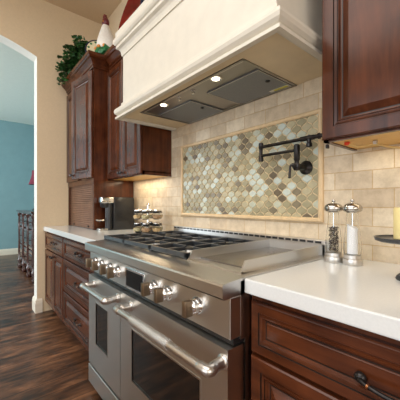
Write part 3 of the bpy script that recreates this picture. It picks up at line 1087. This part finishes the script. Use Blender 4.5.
# ================================================================== salt and pepper mills
def mill(x, y, label, fill):
    t = thing('pepper_mill' if fill == 'pepper' else 'salt_mill', label, 'mill', (x, y, 0.912), 'pair of steel and acrylic mills')
    z = 0.9123
    b = nb(); lathe(b, [(0.0335, 0), (0.0345, 0.002), (0.0345, 0.020), (0.0335, 0.023), (0.0300, 0.025), (0.0300, 0.038), (0.027, 0.040)], (x, y, z), 36); obj('base', b, M['satin'], t, True)
    b = nb(); lathe(b, [(0.0298, 0.0395), (0.0315, 0.060), (0.0310, 0.080), (0.0265, 0.120), (0.0215, 0.160), (0.0195, 0.198),
                        (0.0175, 0.198), (0.0195, 0.160), (0.0240, 0.120), (0.0280, 0.080), (0.0285, 0.060), (0.0270, 0.0405)], (x, y, z), 36); obj('body', b, M['acrylic'], t, True)
    b = nb(); lathe(b, [(0.021, 0.1985), (0.022, 0.201), (0.030, 0.203), (0.0340, 0.208), (0.0348, 0.215), (0.0325, 0.223), (0.026, 0.230), (0.016, 0.235), (0.0065, 0.2365), (0.0050, 0.239), (0.0070, 0.242), (0.0070, 0.246), (0.0055, 0.249), (0.001, 0.250)], (x, y, z), 36)
    obj('cap', b, M['capsteel'], t, True)
    b = nb(); cyl(b, (x, y, z + 0.041), (x, y, z + 0.196), 0.0022, n=8); obj('spindle', b, M['chrome'], t, True)
    if fill == 'salt':
        b = nb(); r = 0.0185
        bot = ring_pts(Vector((x, y, z + 0.042)), Vector((0, 0, 1)), r, 28)
        top = [Vector((p.x, p.y, z + 0.146 - (p.x - x) * 0.45)) for p in bot]
        skin_rings(b, [bot, top]); obj('salt', b, M['salt'], t, True)
    else:
        b = nb(); rn = random.Random(3)
        for i in range(600):
            rr = 0.0175 * math.sqrt(rn.random()); a = rn.random() * 2 * PI
            zz = z + 0.044 + rn.random() * 0.096
            g = bmesh.ops.create_icosphere(b, subdivisions=1, radius=rn.uniform(0.0020, 0.0027))
            bmesh.ops.translate(b, verts=g['verts'], vec=(x + rr * math.cos(a), y + rr * math.sin(a), zz))
            c = rn.choice((0, 0, 0, 1, 2))
            for f in {f for v in g['verts'] for f in v.link_faces}:
                f.material_index = c; f.smooth = True
        o = obj('peppercorns', b, [M['pepper'], M['pepper_l'], M['pepper_d']], t); o['kind'] = 'stuff'
    return t


M['capsteel'] = plain('polished_steel', (0.52, 0.50, 0.47), 0.2, metal=1, var=0.03)
M['pepper_l'] = plain('white_peppercorn', (0.55, 0.47, 0.34), 0.7)
M['pepper_d'] = plain('dark_peppercorn', (0.03, 0.02, 0.018), 0.7)
mill(0.060, -0.160, 'clear and steel pepper mill full of dark peppercorns', 'pepper')
mill(0.132, -0.160, 'clear and steel salt mill full of white salt', 'salt')

# ================================================================== cake stand and candle
sx, sy = 0.339, -0.268
cs = thing('candle_stand', 'black footed metal stand on the right countertop holding a candle', 'stand', (sx, sy, 0.912))
b = nb(); lathe(b, [(0.034, 0.0003), (0.036, 0.004), (0.033, 0.012), (0.024, 0.020), (0.012, 0.028), (0.009, 0.045), (0.011, 0.070), (0.008, 0.095), (0.014, 0.110), (0.03, 0.114)], (sx, sy, 0.912), 32); obj('foot', b, M['iron'], cs, True)
b = nb(); lathe(b, [(0.010, 0.114), (0.080, 0.115), (0.090, 0.119), (0.093, 0.129), (0.090, 0.129), (0.087, 0.124), (0.010, 0.123)], (sx, sy, 0.912), 48); obj('plate', b, M['iron'], cs, True)
cd = thing('candle', 'thick cream pillar candle on the black footed stand', 'candle', (sx, sy, 1.0355))
b = nb(); lathe(b, [(0.032, 0), (0.034, 0.002), (0.034, 0.092), (0.031, 0.097), (0.026, 0.096), (0.02, 0.089), (0.002, 0.088)], (sx - 0.007, sy, 1.0355), 36); obj('wax', b, M['wax'], cd, True)
b = nb(); cyl(b, (sx - 0.007, sy, 1.121), (sx - 0.006, sy, 1.136), 0.0012, n=8); obj('wick', b, M['black'], cd)

# ================================================================== under-cabinet wiring and lights
cb_ = thing('under_cabinet_cable', 'tan cable with red connector hanging under the right upper cabinet', 'cable', (0.2, -0.15, 1.3755))
b = nb(); tube(b, curve_pts([(0.135, -0.20, 1.366), (0.16, -0.17, 1.357), (0.19, -0.150, 1.362), (0.215, -0.14, 1.360), (0.26, -0.13, 1.344), (0.31, -0.13, 1.342), (0.355, -0.15, 1.366)], 8), 0.0042, 8); obj('cord', b, M['cable'], cb_, True)
b = nb(); box(b, 0.120, 0.138, -0.205, -0.192, 1.364, 1.3755, 0.002); obj('connector', b, M['plastic_red'], cb_, label='small red connector')
for x, y in ((0.205, -0.145), (0.355, -0.150)):
    b = nb(); box(b, x - 0.007, x + 0.007, y - 0.006, y + 0.006, 1.362, 1.3755, 0.002); obj('clip', b, M['satin'], cb_)

area('under_cabinet_glow', (-1.65, -0.10, 1.365), (0, 0, 0), 0.5, 0.04, 1.2, (1.0, 0.82, 0.55))
area('under_cabinet_glow', (0.55, -0.08, 1.365), (0, 0, 0), 0.8, 0.04, 0.5, (1.0, 0.85, 0.6))

# ================================================================== coffee machine
cm = thing('coffee_machine', 'slim black pod coffee machine with chrome head beside the appliance garage', 'coffee machine', (-1.93, -0.2, 0.912))
b = nb()
box(b, -1.978, -1.868, -0.262, -0.060, 0.9125, 1.205, 0.008)
box(b, -1.976, -1.870, -0.262, -0.065, 1.196, 1.212, 0.004)
obj('body', b, M['mplastic'], cm, True)
b = nb(); cyl(b, (-1.923, -0.285, 0.9125), (-1.923, -0.285, 1.15), 0.036, n=24); obj('column', b, M['mplastic'], cm, True)
b = nb(); box(b, -1.970, -1.876, -0.372, -0.225, 1.155, 1.214, 0.010, 3); obj('head', b, M['chrome'], cm, True, label='chrome head of the machine')
b = nb(); lathe(b, [(0.030, 0), (0.040, 0.012), (0.042, 0.038), (0.030, 0.040)], (-1.923, -0.325, 1.117), 24); obj('spout', b, M['black'], cm, True)
b = nb(); tube(b, [(-1.923 + 0.036 * math.cos(a * PI / 12), -0.362 + 0.036 * math.sin(a * PI / 12), 1.005) for a in range(24)], 0.007, 8, closed=True); rg_ = obj('cup_ring', b, M['chrome'], cm, True)
b = nb(); cyl(b, (-1.923, -0.362, 1.000), (-1.923, -0.362, 1.006), 0.031, n=20); box(b, -1.935, -1.911, -0.33, -0.30, 0.998, 1.010); obj('cup_support', b, M['black'], rg_)
b = nb(); box(b, -1.965, -1.881, -0.385, -0.31, 0.9125, 0.930, 0.005); obj('drip_tray', b, M['satin'], cm, True)

# ================================================================== spice carousel
RX, RY = -1.405, -0.175
sc_ = thing('spice_rack', 'black two-tier revolving spice rack on left countertop by the range', 'spice rack', (RX, RY, 0.912))
b = nb(); lathe(b, [(0.095, 0.0003), (0.100, 0.004), (0.100, 0.011), (0.09, 0.014), (0.012, 0.016)], (RX, RY, 0.912), 40); obj('base', b, M['black'], sc_, True)
b = nb(); cyl(b, (RX, RY, 0.925), (RX, RY, 1.140), 0.010, n=16); lathe(b, [(0.012, 0), (0.016, 0.008), (0.004, 0.018)], (RX, RY, 1.136), 16); obj('pole', b, M['chrome'], sc_, True)
JR = 0.086
for zt in (0.9785, 1.0785):
    b = nb()
    for k in range(6):
        a = k * PI / 3 + 0.30
        c = (RX + JR * math.cos(a), RY + JR * math.sin(a))
        tube(b, [(c[0] + 0.0285 * math.cos(q * PI / 10), c[1] + 0.0285 * math.sin(q * PI / 10), zt) for q in range(20)], 0.003, 6, closed=True)
        cyl(b, (RX, RY, zt), (RX + (JR - 0.028) * math.cos(a), RY + (JR - 0.028) * math.sin(a), zt), 0.003, n=6)
    obj('tier_ring', b, M['black'], sc_, True)


def jar(fill):
    t = thing('spice_jar', 'x', 'jar', (0, 0, 0), 'spice jars in the revolving rack')
    b = nb(); lathe(b, [(0.018, 0.0), (0.028, 0.004), (0.0345, 0.018), (0.0345, 0.030), (0.028, 0.043), (0.0235, 0.049), (0.0235, 0.056), (0.0215, 0.056), (0.0215, 0.049), (0.026, 0.042), (0.0320, 0.030), (0.0320, 0.019), (0.026, 0.007), (0.016, 0.003)], (0, 0, 0), 24); obj('glass', b, M['jar'], t, True)
    b = nb(); lathe(b, [(0.016, 0.0035), (0.0255, 0.0075), (0.0315, 0.019), (0.0315, 0.029), (0.029, 0.034)], (0, 0, 0), 20); obj('spice', b, fill, t, True)
    b = nb(); lathe(b, [(0.0255, 0.0565), (0.0265, 0.058), (0.0265, 0.064), (0.024, 0.066)], (0, 0, 0), 24); l = obj('lid', b, M['mplastic'], t, True)
    b = nb(); lathe(b, [(0.0245, 0.0662), (0.0245, 0.0735), (0.020, 0.077), (0.002, 0.078)], (0, 0, 0), 24); obj('cap', b, M['chrome'], l, True)
    return t


protos = [jar(M['spice_a']), jar(M['spice_b']), jar(M['spice_c'])]
used = [False] * 3
places = ['front right one of its ring', 'rear right one nearest the tile', 'rearmost one behind the pole', 'left rear one', 'front left one', 'front middle one']
names = [['ochre', 'green', 'brown'][i] for i in range(3)]
for ti, (zj, tn) in enumerate(((0.9275, 'lower'), (1.0275, 'upper'))):
    for k in range(6):
        a = k * PI / 3 + 0.30
        i = (k + ti * 2) % 3
        loc = (RX + JR * math.cos(a), RY + JR * math.sin(a), zj)
        lab = 'round glass jar of %s spice on %s tier, %s' % (names[i], tn, places[k])
        if not used[i]:
            protos[i].location = loc; protos[i]['label'] = lab; used[i] = True
        else:
            dup(protos[i], loc, 0, lab)

# ================================================================== things on top of the cabinets
ZT = 2.487
# ivy
iv = thing('potted_ivy', 'trailing green ivy in a basket on top of the corner cabinet', 'plant', (-2.56, -0.27, ZT))
b = nb(); lathe(b, [(0.07, 0), (0.085, 0.03), (0.095, 0.10), (0.10, 0.12), (0.09, 0.12), (0.085, 0.10)], (-2.56, -0.27, ZT), 24); obj('basket', b, M['basket'], iv, True)
rn = random.Random(5)
bl, bs = nb(), nb()


def leaf(p, d, s):
    d = d.normalized()
    side = d.cross(Vector((rn.uniform(-.4, .4), rn.uniform(-.4, .4), 1))).normalized()
    up = side.cross(d).normalized()
    tip = d * s
    shp = [(0, 0), (0.15, 0.42), (0.42, 0.34), (0.58, 0.50), (0.72, 0.22), (1.0, 0), (0.72, -0.22), (0.58, -0.50), (0.42, -0.34), (0.15, -0.42)]
    vs = [bl.verts.new(p + tip * a + side * (s * c) + up * (-abs(c) * s * 0.25 - a * a * s * 0.15)) for a, c in shp]
    cm_ = bl.verts.new(p + tip * 0.45 + up * s * 0.04)
    for i in range(len(vs)):
        bl.faces.new((vs[i], vs[(i + 1) % len(vs)], cm_))


base = Vector((-2.56, -0.27, ZT + 0.12))
for i in range(92):
    a = rn.uniform(0, 2 * PI)
    if i < 40:
        ex, ey, top, end = 0.16 * math.cos(a), 0.13 * math.sin(a), rn.uniform(0.10, 0.24), rn.uniform(0.0, 0.20)
    elif i < 72:    # spill along and over the front left edge
        ex, ey, top, end = rn.uniform(-0.10, 0.40), rn.uniform(-0.26, -0.10), rn.uniform(0.08, 0.20), rn.uniform(-0.10, 0.14)
    else:
        ex, ey, top, end = rn.uniform(-0.12, -0.02), rn.uniform(-0.27, -0.20), rn.uniform(0.04, 0.12), rn.uniform(-0.20, 0.02)
    if ey > -0.14:
        end = max(end, -0.08)
    ex = max(ex, -0.17)
    p3 = base + Vector((ex, ey, end))
    pts = curve_pts([base, base + Vector((ex * 0.45, ey * 0.45, top)), p3], 6)
    tube(bs, pts, 0.0018, 4)
    for q in range(2, len(pts)):
        p = pts[q]
        for _ in range(2):
            dd = Vector((rn.uniform(-1, 1), rn.uniform(-1, 0.5), rn.uniform(-0.9, 0.5)))
            leaf(p, dd, rn.uniform(0.030, 0.052))
# one upright shoot
pts = curve_pts([base, base + Vector((0.01, -0.03, 0.16)), base + Vector((0.03, -0.04, 0.33))], 6)
tube(bs, pts, 0.0018, 4)
for q in range(5, len(pts)):
    leaf(pts[q], Vector((rn.uniform(-1, 1), rn.uniform(-1, 0), 0.3)), 0.026)
obj('foliage', bl, M['leaf'], iv)
obj('stem', bs, M['stem'], iv)

# rooster
ro = thing('rooster_figurine', 'white ceramic rooster with burgundy comb on top of the cabinets', 'figurine', (-2.00, -0.27, ZT))
qx, qy = -1.985, -0.27
b = nb(); lathe(b, [(0.045, 0), (0.055, 0.01), (0.050, 0.03)], (qx, qy, ZT), 24); obj('pedestal', b, M['cream_glaze'], ro, True)
b = nb()
lathe(b, [(0.05, 0.025), (0.085, 0.05), (0.098, 0.10), (0.095, 0.15), (0.082, 0.20), (0.066, 0.25), (0.052, 0.29), (0.040, 0.325), (0.030, 0.350), (0.004, 0.362)], (qx, qy, ZT), 28)
for v in b.verts:      # body leans back, chest forward to the left
    h = v.co.z - ZT
    v.co.x += -0.02 * math.sin(h * 9) - max(0, h - 0.15) * 0.30
    v.co.y += 0.0
obj('body', b, M['white'], ro, True)
b = nb()
hx_, hy_, hz_ = qx - 0.058, qy, ZT + 0.378
g = bmesh.ops.create_icosphere(b, subdivisions=3, radius=0.037)
for v in g['verts']:
    v.co = Vector((v.co.x * 1.15 + hx_, v.co.y * 0.9 + hy_, v.co.z * 1.2 + hz_))
for f in b.faces: f.smooth = True
obj('head', b, M['darkred'], ro, True, label='burgundy head')
b = nb()
comb = [(-0.045, 0.005), (-0.052, 0.035), (-0.040, 0.030), (-0.042, 0.062), (-0.028, 0.045), (-0.020, 0.062), (-0.010, 0.038), (0.004, 0.045), (0.010, 0.02), (0.022, 0.018), (0.02, -0.005), (-0.02, -0.01)]
P = [b.verts.new((hx_ + x * 1.2, hy_ - 0.008, hz_ + 0.018 + z * 1.25)) for x, z in comb]; Q = [b.verts.new((hx_ + x * 1.2, hy_ + 0.008, hz_ + 0.018 + z * 1.25)) for x, z in comb]
for i in range(len(comb)):
    j = (i + 1) % len(comb); b.faces.new((P[i], P[j], Q[j], Q[i]))
b.faces.new(P); b.faces.new(list(reversed(Q)))
obj('comb', b, M['darkred'], ro)
b = nb(); lathe(b, [(0.010, 0), (0.006, 0.018), (0.0005, 0.034)], (hx_ + 0.004, hy_ - 0.016, hz_ + 0.0), 10, Vector((0.6, -0.75, -0.1)).normalized()); obj('beak', b, M['yellow'], ro, True)
b = nb()
lathe(b, [(0.088, 0.012), (0.112, 0.022), (0.118, 0.045), (0.112, 0.075), (0.098, 0.088), (0.090, 0.080)], (qx, qy, ZT), 36)
for i, v in enumerate(b.verts):
    a = math.atan2(v.co.y - qy, v.co.x - qx); h = v.co.z - ZT
    k = 1 + 0.07 * math.sin(a * 9 + h * 90) + 0.05 * math.sin(a * 17)
    v.co.x = qx + (v.co.x - qx) * k; v.co.y = qy + (v.co.y - qy) * k; v.co.z += 0.012 * math.sin(a * 8)
obj('leaf_wreath', b, M['glgreen'], ro, True, label='green glazed wreath of leaves round its foot')
for i in range(5):
    a = R(200 + i * 30)
    b = nb()
    g = bmesh.ops.create_icosphere(b, subdivisions=2, radius=0.016)
    bmesh.ops.translate(b, verts=g['verts'], vec=(qx + 0.108 * math.cos(a), qy + 0.108 * math.sin(a), ZT + 0.082))
    for f in b.faces: f.smooth = True
    obj('fruit', b, M['orange'], ro, label='orange glazed fruit')

# round plate with navy rim, standing behind the rooster
pl_ = thing('decorative_plate', 'cream plate with navy rim standing left of the white rooster', 'plate', (-2.15, -0.32, ZT))
ax = Vector((0.88, -0.30, 0.22)).normalized()
pc = Vector((-2.135, -0.305, ZT + 0.130))
b = nb(); lathe(b, [(0.110, 0.012), (0.080, 0.002), (0.001, 0.0), (0.001, 0.006), (0.078, 0.008), (0.106, 0.018)], pc, 40, ax); obj('dish', b, M['cream_glaze'], pl_, True)
b = nb()
aa = ax.orthogonal().normalized(); ab = ax.cross(aa)
tube(b, [pc + ax * 0.012 + aa * (0.114 * math.cos(q * PI / 20)) + ab * (0.114 * math.sin(q * PI / 20)) for q in range(40)], 0.0075, 8, closed=True)
obj('rim', b, M['blue'], pl_, True, label='navy blue rim')
b = nb()
for i in range(12):
    a = i * PI / 6
    g = bmesh.ops.create_icosphere(b, subdivisions=1, radius=0.018)
    bmesh.ops.translate(b, verts=g['verts'], vec=pc + ax * 0.008 + aa * (0.09 * math.cos(a)) + ab * (0.09 * math.sin(a)))
obj('leaf_pattern', b, M['glgreen'], pl_)

# tall red platter leaning by the hood
pt = thing('red_platter', 'tall glossy red oval platter leaning between rooster and cream hood', 'platter', (-1.70, -0.12, ZT))
b = nb()
c = Vector((-1.765, -0.110, ZT + 0.375))
tl = R(12)
nrm = Vector((0.55, -0.80, 0.22)).normalized()
ux = Vector((0, 0, 1)).cross(nrm).normalized(); uy = nrm.cross(ux).normalized()
ux, uy = ux * math.cos(tl) - uy * math.sin(tl), ux * math.sin(tl) + uy * math.cos(tl)
n = 48
prof = [(0.0, 0.0), (0.55, 0.004), (0.75, 0.012), (0.92, 0.034), (1.0, 0.040), (1.0, 0.032), (0.92, 0.024), (0.75, 0.001), (0.55, -0.008), (0.0, -0.01)]
rgs = []
for s, h in prof:
    s = max(s, 0.003)
    rgs.append([c + ux * (0.098 * s * math.cos(2 * PI * i / n)) + uy * (0.375 * s * math.sin(2 * PI * i / n)) + nrm * h for i in range(n)])
skin_rings(b, rgs)
obj('dish', b, M['red'], pt, True)
b = nb(); box(b, -1.76, -1.64, -0.15, -0.04, ZT - 0.0, ZT + 0.012, 0.003); obj('stand', b, M['iron'], pt)

# navy figurine beyond it
nv = thing('navy_vase', 'small dark navy vase on cabinet top beside the red platter', 'vase', (-1.56, -0.14, ZT))
b = nb(); lathe(b, [(0.03, 0), (0.045, 0.02), (0.055, 0.12), (0.045, 0.22), (0.02, 0.30), (0.018, 0.40), (0.03, 0.43), (0.026, 0.43)], (-1.56, -0.14, ZT), 28); obj('body', b, M['blue'], nv, True)
# cabinet tops carry the display: flat decks level with the crown
b = nb(); box(b, XL + 0.004, -1.987, -0.395, -0.004, 2.452, 2.4865); obj('top_deck', b, M['cherryx'], tc_)
b = nb(); box(b, -1.984, ux1 - 0.002, -0.265, -0.014, 2.452, 2.4865); obj('top_deck', b, M['cherryx'], uc)

# ================================================================== far room: sideboard and lamp
sbx0, sbx1, sby = -5.52, -4.08, -0.54
sb = thing('sideboard', 'dark mahogany sideboard with turned columns in the teal room', 'sideboard', (-4.8, -0.27, 0))
FW = M['flwood']
b = nb(); box(b, sbx0 + 0.03, sbx1 - 0.03, sby + 0.03, -0.0, 0.12, 1.02, 0.004); obj('body', b, FW, sb)
b = nb(); box(b, sbx0 - 0.02, sbx1 + 0.02, sby - 0.03, 0.02, 1.02, 1.05, 0.008); box(b, sbx0, sbx1, sby - 0.01, 0.0, 1.0, 1.02, 0.002); obj('top', b, FW, sb)
nc = 3
for k in range(nc + 1):
    x = sbx0 + 0.04 + (sbx1 - sbx0 - 0.08) * k / nc
    b = nb(); lathe(b, [(0.035, 0.12), (0.035, 0.16), (0.022, 0.18), (0.030, 0.30), (0.024, 0.55), (0.030, 0.80), (0.022, 0.93), (0.035, 0.95), (0.035, 1.0)], (x, sby + 0.02, 0), 16); obj('column', b, FW, sb, True)
    b = nb(); lathe(b, [(0.03, 0.0), (0.042, 0.02), (0.044, 0.06), (0.030, 0.09), (0.036, 0.125)], (x, sby + 0.03, 0), 16); obj('leg', b, FW, sb, True)
for k in range(nc):
    xa = sbx0 + 0.04 + (sbx1 - sbx0 - 0.08) * k / nc + 0.045; xb = xa + (sbx1 - sbx0 - 0.08) / nc - 0.09
    for z0, z1 in ((0.77, 0.98), (0.46, 0.75), (0.16, 0.44)):
        b = nb(); panel(b, xa, xb, z0, z1, sby + 0.035, [(0, sby + 0.02), (0.01, sby + 0.010), (0.04, sby + 0.008), (0.05, sby + 0.014), (0.07, sby + 0.006)])
        d = obj('drawer', b, FW, sb)
        b = nb(); lathe(b, [(0.006, 0), (0.006, 0.01), (0.015, 0.02), (0.002, 0.026)], ((xa + xb) / 2, sby + 0.008, (z0 + z1) / 2), 12, Vector((0, -1, 0))); obj('knob', b, M['bronze'], d, True)
lx, ly = -4.95, -0.34
lp = thing('table_lamp', 'table lamp with burgundy bell shade on the sideboard', 'lamp', (lx, ly, 1.05))
b = nb(); lathe(b, [(0.07, 0.0005), (0.075, 0.01), (0.05, 0.03), (0.03, 0.06), (0.045, 0.14), (0.05, 0.20), (0.03, 0.28), (0.012, 0.32), (0.012, 0.50)], (lx, ly, 1.05), 24); obj('base', b, M['iron'], lp, True)
b = nb()
lathe(b, [(0.125, 0.44), (0.105, 0.50), (0.085, 0.56), (0.074, 0.62), (0.070, 0.68), (0.068, 0.68), (0.072, 0.62), (0.083, 0.56), (0.103, 0.50), (0.123, 0.44)], (lx, ly, 1.05), 32); obj('lamp_shade', b, M['burgundy'], lp, True)
